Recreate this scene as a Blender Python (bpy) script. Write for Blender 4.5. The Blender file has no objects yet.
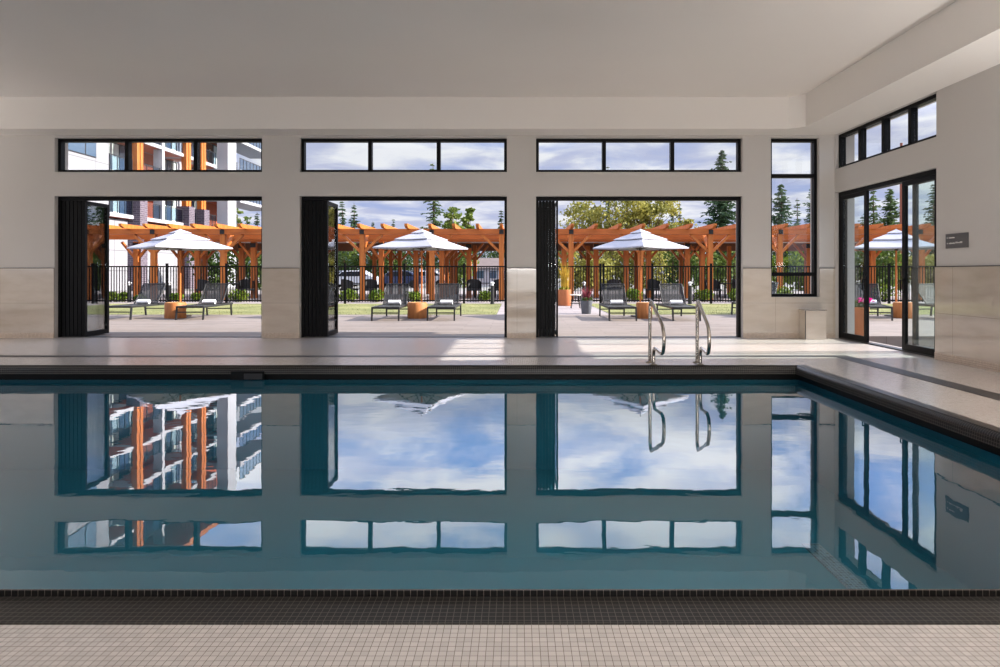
import bpy, bmesh, math, random
from mathutils import Vector, Matrix
random.seed(7)
S = bpy.context.scene
COL = S.collection
PI = math.pi

# ------------------------------------------------------------------ camera data taken from the photograph
F_PX, VPX, VPY, EYE = 622.0, 517.0, 272.5, 1.237
def Xat(px, d): return (px - VPX) * d / F_PX
def Zat(py, d): return EYE + (VPY - py) * d / F_PX

# ------------------------------------------------------------------ mesh builder
class MB:
    def __init__(self): self.v = []; self.f = []
    def box(self, x0, x1, y0, y1, z0, z1):
        n = len(self.v)
        self.v += [(x0,y0,z0),(x1,y0,z0),(x1,y1,z0),(x0,y1,z0),(x0,y0,z1),(x1,y0,z1),(x1,y1,z1),(x0,y1,z1)]
        self.f += [[n+i for i in q] for q in ((3,2,1,0),(4,5,6,7),(0,1,5,4),(1,2,6,5),(2,3,7,6),(3,0,4,7))]
        return self
    def quad(self, a, b, c, d):
        n = len(self.v); self.v += [tuple(a),tuple(b),tuple(c),tuple(d)]; self.f.append([n,n+1,n+2,n+3]); return self
    def tri(self, a, b, c):
        n = len(self.v); self.v += [tuple(a),tuple(b),tuple(c)]; self.f.append([n,n+1,n+2]); return self
    def bar(self, p, q, w, h=None, up=(0,0,1)):
        """rectangular bar from p to q, w across, h along up"""
        h = h or w; p = Vector(p); q = Vector(q); d = (q-p).normalized(); up = Vector(up)
        if abs(d.dot(up)) > .98: up = Vector((0,1,0))
        s = d.cross(up).normalized(); u = s.cross(d).normalized()
        n = len(self.v)
        for c in (p, q):
            for a, b in ((-1,-1),(1,-1),(1,1),(-1,1)):
                self.v.append(tuple(c + s*(a*w/2) + u*(b*h/2)))
        self.f += [[n+i for i in g] for g in ((3,2,1,0),(4,5,6,7),(0,1,5,4),(1,2,6,5),(2,3,7,6),(3,0,4,7))]
        return self
    def tube(self, pts, r, seg=10, cap=True):
        pts = [Vector(p) for p in pts]; rs = r if isinstance(r, (list,tuple)) else [r]*len(pts)
        t0 = (pts[1]-pts[0]).normalized(); ref = Vector((0,0,1)) if abs(t0.z) < .9 else Vector((1,0,0))
        u = t0.cross(ref).normalized(); rings = []
        for i, p in enumerate(pts):
            t = (pts[min(i+1,len(pts)-1)] - pts[max(i-1,0)]).normalized()
            u = (u - t*u.dot(t)).normalized(); w = t.cross(u)
            n = len(self.v); rings.append(n)
            for k in range(seg):
                a = 2*PI*k/seg; self.v.append(tuple(p + (u*math.cos(a)+w*math.sin(a))*rs[i]))
        for a, b in zip(rings, rings[1:]):
            for k in range(seg):
                k2 = (k+1) % seg; self.f.append([a+k, a+k2, b+k2, b+k])
        if cap:
            self.f.append([rings[0]+k for k in reversed(range(seg))]); self.f.append([rings[-1]+k for k in range(seg)])
        return self
    def lathe(self, prof, c=(0,0,0), seg=20, wob=0):
        rings = []
        ph = [random.uniform(0,6) for _ in range(3)]
        for r, z in prof:
            n = len(self.v); rings.append(n)
            for k in range(seg):
                a = 2*PI*k/seg; rr = r*(1+wob*(math.sin(2*a+ph[0])+.6*math.sin(3*a+ph[1])))
                self.v.append((c[0]+rr*math.cos(a), c[1]+rr*math.sin(a), c[2]+z))
        for a, b in zip(rings, rings[1:]):
            for k in range(seg):
                k2 = (k+1) % seg; self.f.append([a+k, a+k2, b+k2, b+k])
        self.f.append([rings[0]+k for k in reversed(range(seg))]); self.f.append([rings[-1]+k for k in range(seg)])
        return self
    def prism(self, pts, d):
        """polygon pts (3d) extruded by vector d"""
        n = len(self.v); m = len(pts); d = Vector(d)
        self.v += [tuple(p) for p in pts] + [tuple(Vector(p)+d) for p in pts]
        self.f.append([n+i for i in reversed(range(m))]); self.f.append([n+m+i for i in range(m)])
        for i in range(m):
            j = (i+1) % m; self.f.append([n+i, n+j, n+m+j, n+m+i])
        return self
    def build(self, name, mat, parent=None, smooth=False, bevel=0):
        off = Vector((0,0,0)); p = parent
        while p: off += p.location; p = p.parent
        me = bpy.data.meshes.new(name)
        me.from_pydata([tuple(Vector(v)-off) for v in self.v], [], self.f)
        bm = bmesh.new(); bm.from_mesh(me)
        if len(bm.faces) < 3000 and not name.startswith(('foliage','needles','grass','lawn')):
            bmesh.ops.recalc_face_normals(bm, faces=bm.faces)
        if smooth:
            for f in bm.faces: f.smooth = True
        bm.to_mesh(me); bm.free()
        me.materials.append(mat)
        o = bpy.data.objects.new(name, me); COL.objects.link(o)
        if parent: o.parent = parent
        if bevel:
            b = o.modifiers.new('bevel','BEVEL'); b.width = bevel; b.segments = 2; b.limit_method = 'ANGLE'
        if smooth and len(me.polygons) < 20000:
            for e in me.edges: pass
            try: me.set_sharp_from_angle(angle=math.radians(40))
            except Exception: pass
        return o

def tag(o, label=None, cat=None, group=None, kind=None):
    if label: o['label'] = label
    if cat: o['category'] = cat
    if group: o['group'] = group
    if kind: o['kind'] = kind
    return o
def empty(name, loc=(0,0,0), label=None, cat=None, group=None, kind=None):
    o = bpy.data.objects.new(name, None); COL.objects.link(o); o.location = loc; o.empty_display_size = .2
    return tag(o, label, cat, group, kind)
def copy_tree(o, parent=None):
    c = o.copy(); COL.objects.link(c)
    if parent: c.parent = parent; c.matrix_parent_inverse = o.matrix_parent_inverse.copy()
    for ch in [k for k in o.children]: copy_tree(ch, c)
    return c
def place(proto, first, loc, rz, label, group=None, s=None):
    o = proto if first else copy_tree(proto)
    o.location = loc; o.rotation_euler = (0,0,rz); o['label'] = label
    if group: o['group'] = group
    if s: o.scale = s
    return o

# ------------------------------------------------------------------ materials
def lin(c):
    return tuple((x/255/12.92 if x/255 <= .04045 else ((x/255+.055)/1.055)**2.4) for x in c)
class NT:
    def __init__(self, name):
        self.m = bpy.data.materials.new(name); self.m.use_nodes = True
        self.t = self.m.node_tree; self.t.nodes.clear()
        self.out = self.t.nodes.new('ShaderNodeOutputMaterial')
    def n(self, typ, **kw):
        nd = self.t.nodes.new('ShaderNode'+typ)
        for k, v in kw.items():
            if k.startswith('i_'): nd.inputs[k[2:].replace('_',' ')].default_value = v
            else: setattr(nd, k, v)
        return nd
    def l(self, a, b): self.t.links.new(a, b)
    def math(self, op, a, b=None):
        nd = self.n('Math', operation=op)
        for i, x in enumerate((a, b)):
            if x is None: continue
            if isinstance(x, (int,float)): nd.inputs[i].default_value = x
            else: self.l(x, nd.inputs[i])
        return nd.outputs[0]
    def boxuv(self):
        tc = self.n('NewGeometry'); sp = self.n('SeparateXYZ'); sn = self.n('SeparateXYZ')
        self.l(tc.outputs['Position'], sp.inputs[0]); self.l(tc.outputs['True Normal'], sn.inputs[0])
        nx = self.math('GREATER_THAN', self.math('ABSOLUTE', sn.outputs[0]), .6)
        nz = self.math('GREATER_THAN', self.math('ABSOLUTE', sn.outputs[2]), .6)
        def mix(f, a, b):
            return self.math('ADD', self.math('MULTIPLY', a, self.math('SUBTRACT', 1.0, f)), self.math('MULTIPLY', b, f))
        u = mix(nx, sp.outputs[0], sp.outputs[1]); v = mix(nz, sp.outputs[2], sp.outputs[1])
        cb = self.n('CombineXYZ'); self.l(u, cb.inputs[0]); self.l(v, cb.inputs[1])
        return cb.outputs[0]
    def noise(self, scale, detail=4, vec=None, stretch=None, coord='Object'):
        if vec is None:
            vec = self.n('TexCoord').outputs[coord]
        if stretch:
            mp = self.n('Mapping'); mp.inputs['Scale'].default_value = stretch; self.l(vec, mp.inputs[0]); vec = mp.outputs[0]
        nd = self.n('TexNoise'); nd.inputs['Scale'].default_value = scale; nd.inputs['Detail'].default_value = detail
        self.l(vec, nd.inputs['Vector']); return nd.outputs['Fac']
    def ramp(self, fac, stops):
        r = self.n('ValToRGB'); e = r.color_ramp.elements
        while len(e) > 1: e.remove(e[-1])
        e[0].position = stops[0][0]; e[0].color = (*stops[0][1],1)
        for p, c in stops[1:]:
            k = e.new(p); k.color = (*c,1)
        self.l(fac, r.inputs[0]); return r.outputs[0]
    def mixc(self, fac, a, b, mode='MIX'):
        m = self.n('Mix', data_type='RGBA', blend_type=mode)
        for s, x in ((m.inputs[0],fac),(m.inputs[6],a),(m.inputs[7],b)):
            if isinstance(x,(int,float)): s.default_value = x
            elif isinstance(x, tuple): s.default_value = (*x,1)
            else: self.l(x, s)
        return m.outputs[2]
    def bsdf(self, col, rough=.5, metal=0, spec=.5, bump=None, bstr=.1, bdist=.01):
        p = self.n('BsdfPrincipled')
        for s, x in (('Base Color',col),('Roughness',rough),('Metallic',metal),('Specular IOR Level',spec)):
            if isinstance(x,(int,float)): p.inputs[s].default_value = x
            elif isinstance(x, tuple): p.inputs[s].default_value = (*x,1)
            else: self.l(x, p.inputs[s])
        if bump is not None:
            b = self.n('Bump'); b.inputs['Strength'].default_value = bstr; b.inputs['Distance'].default_value = bdist
            self.l(bump, b.inputs['Height']); self.l(b.outputs[0], p.inputs['Normal'])
        return p
    def done(self, sh):
        self.l(sh.outputs[0], self.out.inputs[0]); return self.m

def simple(name, rgb, rough=.5, metal=0, spec=.5, var=.08, scale=6):
    t = NT(name); c = lin(rgb); f = t.noise(scale, 4)
    d = tuple(x*(1-var) for x in c); e = tuple(min(1,x*(1+var)) for x in c)
    return t.done(t.bsdf(t.ramp(f, [(.3,d),(.7,e)]), rough, metal, spec))
def mosaic(name, tile, grout, size, mort, rough, spec=.5, var=.1):
    t = NT(name); uv = t.boxuv()
    b = t.n('TexBrick', offset=0.0, squash=1.0); t.l(uv, b.inputs['Vector'])
    c = lin(tile)
    b.inputs['Color1'].default_value = (*[x*(1-var) for x in c],1); b.inputs['Color2'].default_value = (*[min(1,x*(1+var)) for x in c],1)
    b.inputs['Mortar'].default_value = (*lin(grout),1); b.inputs['Scale'].default_value = 1
    b.inputs['Mortar Size'].default_value = mort; b.inputs['Mortar Smooth'].default_value = .1
    b.inputs['Brick Width'].default_value = size; b.inputs['Row Height'].default_value = size
    big = t.noise(1.3, 3, vec=uv)
    col = t.mixc(t.ramp(big, [(.35,(0,0,0)),(.65,(.16,.16,.16))]), b.outputs['Color'], (.9,.8,.72), 'MULTIPLY')
    return t.done(t.bsdf(col, rough, 0, spec, bump=t.math('SUBTRACT',1.0,b.outputs['Fac']), bstr=.25, bdist=.002))
def panels(name, tile, grout, w, h, mort, rough, spec=.5, var=.03, offset=0.0, vein=.12, shift=(0,0,0)):
    t = NT(name); uv = t.boxuv()
    mp = t.n('Mapping'); mp.inputs['Location'].default_value = shift; t.l(uv, mp.inputs[0]); uv = mp.outputs[0]
    b = t.n('TexBrick', offset=offset, squash=1.0); t.l(uv, b.inputs['Vector']); c = lin(tile)
    b.inputs['Color1'].default_value = (*[x*(1-var) for x in c],1); b.inputs['Color2'].default_value = (*[min(1,x*(1+var)) for x in c],1)
    b.inputs['Mortar'].default_value = (*lin(grout),1); b.inputs['Scale'].default_value = 1
    b.inputs['Mortar Size'].default_value = mort; b.inputs['Mortar Smooth'].default_value = .1
    b.inputs['Brick Width'].default_value = w; b.inputs['Row Height'].default_value = h
    v = t.noise(2.2, 6, vec=uv, stretch=(1,3,1))
    col = t.mixc(t.ramp(v, [(.4,(0,0,0)),(.7,(vein,)*3)]), b.outputs['Color'], (.62,.52,.45), 'MULTIPLY')
    return t.done(t.bsdf(col, rough, 0, spec, bump=t.math('SUBTRACT',1.0,b.outputs['Fac']), bstr=.3, bdist=.003))
def wood(name, a, b, rough=.5, stretch=(6,6,.8)):
    t = NT(name); f = t.noise(1.6, 6, stretch=stretch)
    return t.done(t.bsdf(t.ramp(f, [(.3,lin(a)),(.7,lin(b))]), rough, bump=f, bstr=.2))
def leafmat(name, a, b, scale=.6):
    t = NT(name); f = t.noise(scale, 3)
    c = t.ramp(f, [(.35,lin(a)),(.65,lin(b))])
    p = t.bsdf(c, .6, spec=.2); tr = t.n('BsdfTranslucent'); t.l(c, tr.inputs[0])
    m = t.n('MixShader'); m.inputs[0].default_value = .3; t.l(p.outputs[0], m.inputs[1]); t.l(tr.outputs[0], m.inputs[2])
    return t.done(m)
def glassmat(name, tint, ior=1.45):
    t = NT(name); tr = t.n('BsdfTransparent'); tr.inputs[0].default_value = (*tint,1)
    gl = t.n('BsdfGlossy'); gl.inputs['Roughness'].default_value = 0.0; gl.inputs[0].default_value = (1,1,1,1)
    lw = t.n('LayerWeight'); lw.inputs['Blend'].default_value = .5
    fr = t.math('ADD', .03*ior/1.45, t.math('MULTIPLY', .6, t.math('POWER', lw.outputs['Facing'], 5.0)))
    m = t.n('MixShader'); t.l(fr, m.inputs[0]); t.l(tr.outputs[0], m.inputs[1]); t.l(gl.outputs[0], m.inputs[2])
    return t.done(m)

M = {}
M['paint']   = simple('wall_paint', (196,191,186), .6, spec=.3, var=.015, scale=1)
M['ceil']    = simple('ceiling_paint', (228,222,216), .55, spec=.3, var=.012, scale=.7)
M['deck']    = mosaic('deck_mosaic', (206,200,196), (122,112,105), .0254, .0010, .22, 1.0, .07)
M['dark']    = mosaic('coping_mosaic', (20,19,19), (98,93,87), .0254, .0013, .34, .3, .25)
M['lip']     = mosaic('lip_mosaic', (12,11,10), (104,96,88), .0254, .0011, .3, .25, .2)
M['base']    = mosaic('base_mosaic', (196,180,164), (140,122,106), .0254, .0015, .3, .5, .08)
M['stone']   = panels('wainscot_stone', (196,184,170), (160,148,136), 1.22, .66, .003, .06, 1.0, .03, vein=.25)
M['drain']   = mosaic('drain_grate', (70,64,60), (40,38,38), .03, .006, .5)
M['black']   = simple('black_aluminium', (9,9,11), .5, .0, .15, .05)
M['graphite']= simple('graphite_frame', (32,33,35), .5, .0, .5, .06)
M['steel']   = simple('brushed_steel', (176,168,158), .22, 1.0, .5, .04, 30)
M['flange']  = simple('flange_steel', (150,140,128), .3, 1.0)
M['plaque']  = simple('plaque_grey', (84,82,82), .45, var=.03)
M['plaquet'] = simple('plaque_lettering', (205,203,200), .5, var=.02)
M['plaster'] = simple('pool_plaster', (58,128,148), .6, spec=.2, var=.05, scale=.6)
M['poolmos'] = mosaic('pool_mosaic', (84,108,132), (150,176,186), .03, .003, .4, .4, .6)
M['teal']    = mosaic('pool_wall_tile', (36,66,74), (70,92,96), .0254, .0011, .4, .4, .2)
M['glass']   = glassmat('window_glass', (.98,.99,.99))
M['foldglass'] = glassmat('folding_door_glass', (.85,.88,.9), 7.0)
M['slideglass'] = glassmat('sliding_door_glass', (.92,.96,.955), 2.2)
M['railglass'] = glassmat('balcony_glass', (.62,.7,.78), 1.6)
M['patio']   = panels('patio_paver', (132,123,118), (110,101,97), 1.2, .3, .006, .75, .2, .09, offset=.5, vein=.3)
M['path']    = panels('path_paver', (150,142,142), (118,110,110), .6, .3, .008, .8, .2, .08, offset=.5, vein=.2)
M['cedar']   = wood('cedar_timber', (160,84,22), (192,110,38), .55, (5,5,.7))
M['cedarx']  = wood('cedar_beam', (156,80,22), (184,100,34), .55, (.7,5,5))
M['log']     = wood('log_wood', (150,88,42), (184,118,62), .6, (7,7,1.2))
M['logtop']  = wood('log_end_grain', (166,110,60), (192,140,84), .6, (3,3,3))
M['canvas']  = simple('umbrella_canvas', (172,172,181), .8, spec=.1, var=.03, scale=3)
M['pole']    = wood('umbrella_pole_wood', (180,96,36), (206,124,56), .45, (8,8,.8))
M['rib']     = simple('umbrella_rib_metal', (78,68,60), .5)
M['towel']   = simple('towel_terry', (238,238,240), .95, spec=.05, var=.04, scale=60)
M['bracket'] = simple('bracket_iron', (14,14,16), .5)
M['roofin']  = simple('canopy_lining', (176,158,146), .8, var=.05, scale=2)
M['cedarroof']= simple('canopy_board', (120,78,52), .7, var=.1)
M['bwhite']  = panels('facade_white_panel', (138,138,144), (100,100,104), 2.4, 1.35, .025, .6, .2, .01, vein=0)
M['bwplain'] = simple('facade_white_trim', (172,172,178), .6, var=.02)
M['bgrey']   = simple('facade_grey', (142,142,150), .7, var=.04)
M['brust']   = wood('facade_cedar_soffit', (150,66,36), (172,84,48), .6, (1,5,1))
M['bbrick']  = panels('facade_dark_brick', (86,78,90), (120,112,120), .4, .14, .018, .8, .2, .2, offset=.5, vein=.3)
M['bglass']  = simple('facade_window_glass', (70,88,108), .06, 0, .9, .12, .3)
M['bcurtain']= simple('facade_curtain', (188,200,196), .3, 0, .7, .08, 1)
M['bframe']  = simple('facade_dark_frame', (34,36,42), .5)
M['trunk']   = wood('bark', (74,56,42), (104,80,60), .9, (3,3,.6))
M['polew']   = wood('utility_pole_wood', (112,62,48), (136,82,62), .8, (6,6,.5))
M['conif']   = leafmat('conifer_needles', (58,80,54), (104,122,76), .35)
M['conifd']  = leafmat('dark_conifer_needles', (48,70,54), (84,108,72), .35)
M['leafg']   = leafmat('green_leaves', (76,98,42), (122,136,62), .5)
M['leafy']   = leafmat('spring_leaves', (106,108,48), (164,156,78), .35)
M['hedge']   = leafmat('hedge_leaves', (44,66,32), (94,112,46), .4)
M['shrub']   = leafmat('shrub_leaves', (66,92,24), (130,148,40), 3)
M['redleaf'] = leafmat('red_blades', (110,44,58), (150,76,84), 5)
M['reed']    = leafmat('reed_blades', (150,124,40), (196,160,60), 3)
M['pink']    = leafmat('pink_petals', (196,30,130), (224,60,160), 6)
M['soil']    = simple('soil', (60,46,38), .95)
M['terra']   = simple('rust_planter', (166,98,58), .7, var=.08)
M['greypot'] = simple('grey_planter', (92,96,104), .6, var=.05)
M['wicker']  = simple('black_wicker', (22,22,26), .6, var=.2, scale=40)
M['seatpad'] = simple('pale_seat', (206,196,184), .8)
M['bollard'] = simple('bollard_black', (22,22,26), .5)
M['bollcap'] = simple('bollard_cap', (214,214,216), .4)
M['tablet']  = simple('table_top', (50,46,46), .4)
M['carw']    = simple('car_paint_white', (196,198,206), .2, var=.01)
M['carb']    = simple('car_paint_blue', (40,52,84), .2, var=.02)
M['cars']    = simple('car_paint_silver', (150,156,166), .2, .4, var=.02)
M['carg']    = simple('car_glass', (26,32,40), .05, var=.02)
M['tyre']    = simple('tyre', (20,20,20), .8)
M['hroof']   = simple('house_roof_shingle', (104,92,90), .85, var=.12, scale=2)
M['hwall']   = simple('house_siding', (176,170,176), .8, var=.04)
M['asphalt'] = simple('ground_asphalt', (132,130,126), .9, var=.08, scale=.5)
M['roofm']   = simple('roof_membrane', (90,90,90), .9)
def lawnmat():
    t = NT('lawn_turf'); f = t.noise(14, 6); g = t.noise(.8, 3)
    c = t.mixc(t.ramp(g,[(.35,(0,0,0)),(.7,(.5,.5,.5))]), t.ramp(f,[(.3,lin((92,98,62))),(.7,lin((122,124,84)))]), lin((160,156,110)))
    return t.done(t.bsdf(c, .95, spec=.1, bump=f, bstr=.5, bdist=.02))
M['lawn'] = lawnmat()
def slingmat():
    t = NT('sling_mesh'); p = t.bsdf(t.ramp(t.noise(40,2),[(.3,lin((32,33,36))),(.7,lin((44,45,48)))]), .7)
    tr = t.n('BsdfTransparent'); m = t.n('MixShader'); m.inputs[0].default_value = .16
    t.l(p.outputs[0], m.inputs[1]); t.l(tr.outputs[0], m.inputs[2]); return t.done(m)
M['sling'] = slingmat()
def watermat():
    t = NT('pool_water_surface')
    vec = t.n('TexCoord').outputs['Object']
    n1 = t.noise(1.6, 2, vec=vec, stretch=(1,1.7,1)); n2 = t.noise(6, 2, vec=vec, stretch=(1,1.5,1))
    h = t.math('ADD', n1, t.math('MULTIPLY', n2, .16))
    bp = t.n('Bump'); bp.inputs['Strength'].default_value = .009; bp.inputs['Distance'].default_value = .1; t.l(h, bp.inputs['Height'])
    tr = t.n('BsdfTransparent'); tr.inputs[0].default_value = (.66,.90,.94,1)
    gl = t.n('BsdfGlossy'); gl.inputs['Roughness'].default_value = 0.0; gl.inputs[0].default_value = (.97,.98,1,1); t.l(bp.outputs[0], gl.inputs['Normal'])
    lw = t.n('LayerWeight'); lw.inputs['Blend'].default_value = .5
    fr = t.math('ADD', .04, t.math('MULTIPLY', .96, t.math('POWER', lw.outputs['Facing'], 3.8)))
    m = t.n('MixShader'); t.l(fr, m.inputs[0]); t.l(tr.outputs[0], m.inputs[1]); t.l(gl.outputs[0], m.inputs[2])
    return t.done(m)
M['water'] = watermat()

# ------------------------------------------------------------------ the room
YB, XR, XL, YF = 11.76, 6.0, -12.0, -6.0       # inner faces of the walls
WT = .36
SOF, CEIL = 3.83, 4.41
def grid_wall(mb, axis, face, thick, u0, u1, z0, z1, holes):
    """wall with rectangular holes; axis 'x': runs along X at Y=face..face+thick; axis 'y': runs along Y at X=face..face+thick"""
    us = sorted({u0,u1,*[h[0] for h in holes],*[h[1] for h in holes]}); us = [u for u in us if u0 <= u <= u1]
    zs = sorted({z0,z1,*[h[2] for h in holes],*[h[3] for h in holes]}); zs = [z for z in zs if z0 <= z <= z1]
    def P(u, t, z): return (u, face+t, z) if axis == 'x' else (face+t, u, z)
    def full(i, j):
        if not (0 <= i < len(us)-1 and 0 <= j < len(zs)-1): return False
        cu = (us[i]+us[i+1])/2; cz = (zs[j]+zs[j+1])/2
        return not any(h[0] < cu < h[1] and h[2] < cz < h[3] for h in holes)
    for i in range(len(us)-1):
        for j in range(len(zs)-1):
            if not full(i,j): continue
            a,b,c,d = us[i],us[i+1],zs[j],zs[j+1]
            for t in (0,thick): mb.quad(P(a,t,c),P(b,t,c),P(b,t,d),P(a,t,d))
            if not full(i-1,j): mb.quad(P(a,0,c),P(a,thick,c),P(a,thick,d),P(a,0,d))
            if not full(i+1,j): mb.quad(P(b,0,c),P(b,thick,c),P(b,thick,d),P(b,0,d))
            if not full(i,j-1): mb.quad(P(a,0,c),P(b,0,c),P(b,thick,c),P(a,thick,c))
            if not full(i,j+1): mb.quad(P(a,0,d),P(b,0,d),P(b,thick,d),P(a,thick,d))
    return mb
DH, CB, CT = 2.683, 3.137, 3.785
bays = [(-8.745,-4.82), (-4.11,-.19), (.36,4.265)]
W4 = (4.80, 5.715, .774, 3.785)
holes_b = [(a,b,0,DH) for a,b in bays] + [(a,b,CB,CT) for a,b in bays] + [W4]
RD = (8.90, 11.72); RDH = 2.74; RC = (3.18, 3.825)
holes_r = [(RD[0],RD[1],0,RDH),(RD[0],RD[1],RC[0],RC[1])]
rear_fill_w = [(-10.5,-6.5),(-5.5,-1.5),(-.5,3.5)]  # unseen rear openings, added for the room's fill light
holes_f = [(a,b,.25,3.5) for a,b in rear_fill_w]
left_fill_w = [(-4.5,-.8),(.4,4.1),(5.3,9.0)]  # left-hand openings, likewise added out of view for fill
holes_l = [(a,b,.25,3.5) for a,b in left_fill_w]
def weld(o):
    bm = bmesh.new(); bm.from_mesh(o.data); bmesh.ops.remove_doubles(bm, verts=bm.verts, dist=1e-5)
    bmesh.ops.recalc_face_normals(bm, faces=bm.faces); bm.to_mesh(o.data); bm.free()
    return o
wall_back = weld(grid_wall(MB(),'x',YB,WT,XL-WT,XR+WT,0,4.5,holes_b).build('wall_back',M['paint'])); tag(wall_back,kind='structure')
wall_right = weld(grid_wall(MB(),'y',XR,WT,YF-WT,YB,0,4.5,holes_r).build('wall_right',M['paint'])); tag(wall_right,kind='structure')
wall_front = weld(grid_wall(MB(),'x',YF-WT,WT,XL-WT,XR,0,4.5,holes_f).build('wall_front',M['paint'])); tag(wall_front,kind='structure')
wall_left = weld(grid_wall(MB(),'y',XL-WT,WT,YF,YB,0,4.5,holes_l).build('wall_left',M['paint'])); tag(wall_left,kind='structure')

# wainscot cladding, its metal edge, cove base
WZ = 1.315
weld(grid_wall(MB(),'x',YB-.02,.019,XL,XR,.10,WZ,holes_b).build('wainscot',M['stone'],wall_back))
weld(grid_wall(MB(),'y',XR-.02,.019,YF,YB-.021,.10,WZ,holes_r).build('wainscot',M['stone'],wall_right))
tb = grid_wall(MB(),'x',YB-.024,.023,XL,XR,WZ+.0005,WZ+.012,holes_b).build('trim_1',M['graphite']); tag(tb,kind='structure')
tr_ = grid_wall(MB(),'y',XR-.024,.023,YF,YB-.025,WZ+.0005,WZ+.012,holes_r).build('trim_2',M['graphite']); tag(tr_,kind='structure')
bb = grid_wall(MB(),'x',YB-.028,.027,XL,XR,.0005,.0995,holes_b).build('baseboard_back',M['base']); tag(bb,kind='structure')
br = grid_wall(MB(),'y',XR-.028,.027,YF,YB-.029,.0005,.0995,holes_r).build('baseboard_right',M['base']); tag(br,kind='structure')

# ceiling with lowered perimeter soffit
ceil = tag(MB().box(XL-WT,XR+WT,YF-WT,YB+WT,4.5,4.6).build('ceiling',M['ceil']),kind='structure')
cp = MB().quad((XL,YF,CEIL),(XR,YF,CEIL),(XR,YB,CEIL),(XL,YB,CEIL)).build('ceiling_panel',M['ceil'],ceil)
inner = [(-11.2,-5.2),(5.13,-5.2),(5.13,11.05),(4.91,11.23),(-11.2,11.23)]
outer = [(XL+.001,YF+.001),(XR-.001,YF+.001),(XR-.001,YB-.3),(XR-.001,YB-.001),(XL+.001,YB-.001)]
sb = MB()
for i in range(5):
    j = (i+1) % 5
    a,b,c,d = outer[i],outer[j],inner[j],inner[i]
    sb.quad((*a,SOF),(*b,SOF),(*c,SOF),(*d,SOF)); sb.quad((*d,SOF),(*c,SOF),(*c,CEIL-.001),(*d,CEIL-.001))
soff = sb.build('soffit',M['ceil'],ceil)
roof = tag(MB().box(XL-1.0,7.35,YF-1,YB+1.46,4.62,4.86).build('roof',M['roofm'],bevel=.02),kind='structure')

# deck with the pool cut out
PX0, PX1, PY0, PY1 = -9.2, 3.62, 2.42, 8.085      # inner edge of the coping
CO = .225                                        # width of the dark tile strip
ox0, ox1, oy0, oy1 = PX0-CO, PX1+CO, PY0-CO-.01, PY1+CO
fb = MB()
for (x0,x1,y0,y1) in ((XL-WT,XR+WT,YF-WT,oy0),(XL-WT,XR+WT,oy1,YB+WT),(XL-WT,ox0,oy0,oy1),(ox1,XR+WT,oy0,oy1)):
    fb.box(x0,x1,y0,y1,-.2,0)
tag(fb.build('floor',M['deck']),kind='structure')
# drain channel round the pool
dr = MB()
dy0, dy1, dx0, dx1 = 9.1, 9.26, 4.66, 4.90
dr.box(XL+.8,dx1,dy0,dy1,.0005,.004); dr.box(dx0,dx1,YF+.5,dy0-.0005,.0005,.004)
tag(dr.build('trim_3',M['drain']),kind='structure')
# coping: flat dark strip, small raised lip, rounded face into the water
def ring(u): return [(PX0-u,PY0-u),(PX1+u,PY0-u),(PX1+u,PY1+u),(PX0-u,PY1+u)]
def sweep(prof):
    cm = MB()
    for u,z in prof: cm.v += [(x,y,z) for x,y in ring(u)]
    m = len(prof)
    for i in range(m):
        j = (i+1) % m
        for k in range(4):
            l = (k+1) % 4; cm.f.append([i*4+k, i*4+l, j*4+l, j*4+k])
    return cm
cop = tag(sweep([(CO,-.19),(CO,.0015),(.0455,.0015),(.0455,-.06),(.0355,-.06),(.0355,.019),(.022,.009),(.012,-.004),(0.006,-.02),(0,-.085),(.09,-.085),(.09,-.19)]).build('pool_coping',M['dark']),kind='structure')
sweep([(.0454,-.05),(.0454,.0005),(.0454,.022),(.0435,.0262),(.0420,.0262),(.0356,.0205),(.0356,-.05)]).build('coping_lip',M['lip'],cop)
sweep([(.085,-.0855),(.085,-.172),(.089,-.172),(.089,-.0855)]).build('gutter_face',M['black'],cop)  # black sheet in the recess, its colour deepening the shade there
# basin
ps = MB(); FZ = -1.35
ps.quad((PX0-.088,PY0-.088,FZ),(PX1+.088,PY0-.088,FZ),(PX1+.088,PY1+.088,FZ),(PX0-.088,PY1+.088,FZ))
R4 = ring(.088)
for k in range(4):
    a,b = R4[k],R4[(k+1)%4]; ps.quad((*a,FZ),(*b,FZ),(*b,-.1725),(*a,-.1725))
basin = tag(ps.build('pool_basin',M['plaster']),kind='structure')
for p in basin.data.polygons: p.flip()
MB().box(2.70,2.86,4.3,5.9,FZ+.001,FZ+.02).build('tile_stripe',M['poolmos'],basin)
# curved step low on the near side of the basin
stp = MB(); pts = [(-.2,PY0-.02,FZ+.0015)]
for k in range(13):
    a = PI/2*k/12; pts.append((1.3+.55*math.sin(a), 4.55+.45*math.cos(a)-.45*0, FZ+.0015) if False else (1.6+.5*math.sin(a), 4.55+.5*math.cos(a), FZ+.0015))
pts.append((2.1,PY0-.02,FZ+.0015)); pts.insert(1,(-8.5,PY0-.02,FZ+.0015)); pts.insert(2,(-8.5,5.05,FZ+.0015)); pts.pop(0)
stp.prism(pts,(0,0,.16)).build('step',M['plaster'],basin)
WU = .084
water = MB().quad((PX0-WU,PY0-WU,-.16),(PX1+WU,PY0-WU,-.16),(PX1+WU,PY1+WU,-.16),(PX0-WU,PY1+WU,-.16)).build('pool_water',M['water'])
tag(water,'still teal water filling the indoor pool, mirroring the windows','water')
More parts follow.
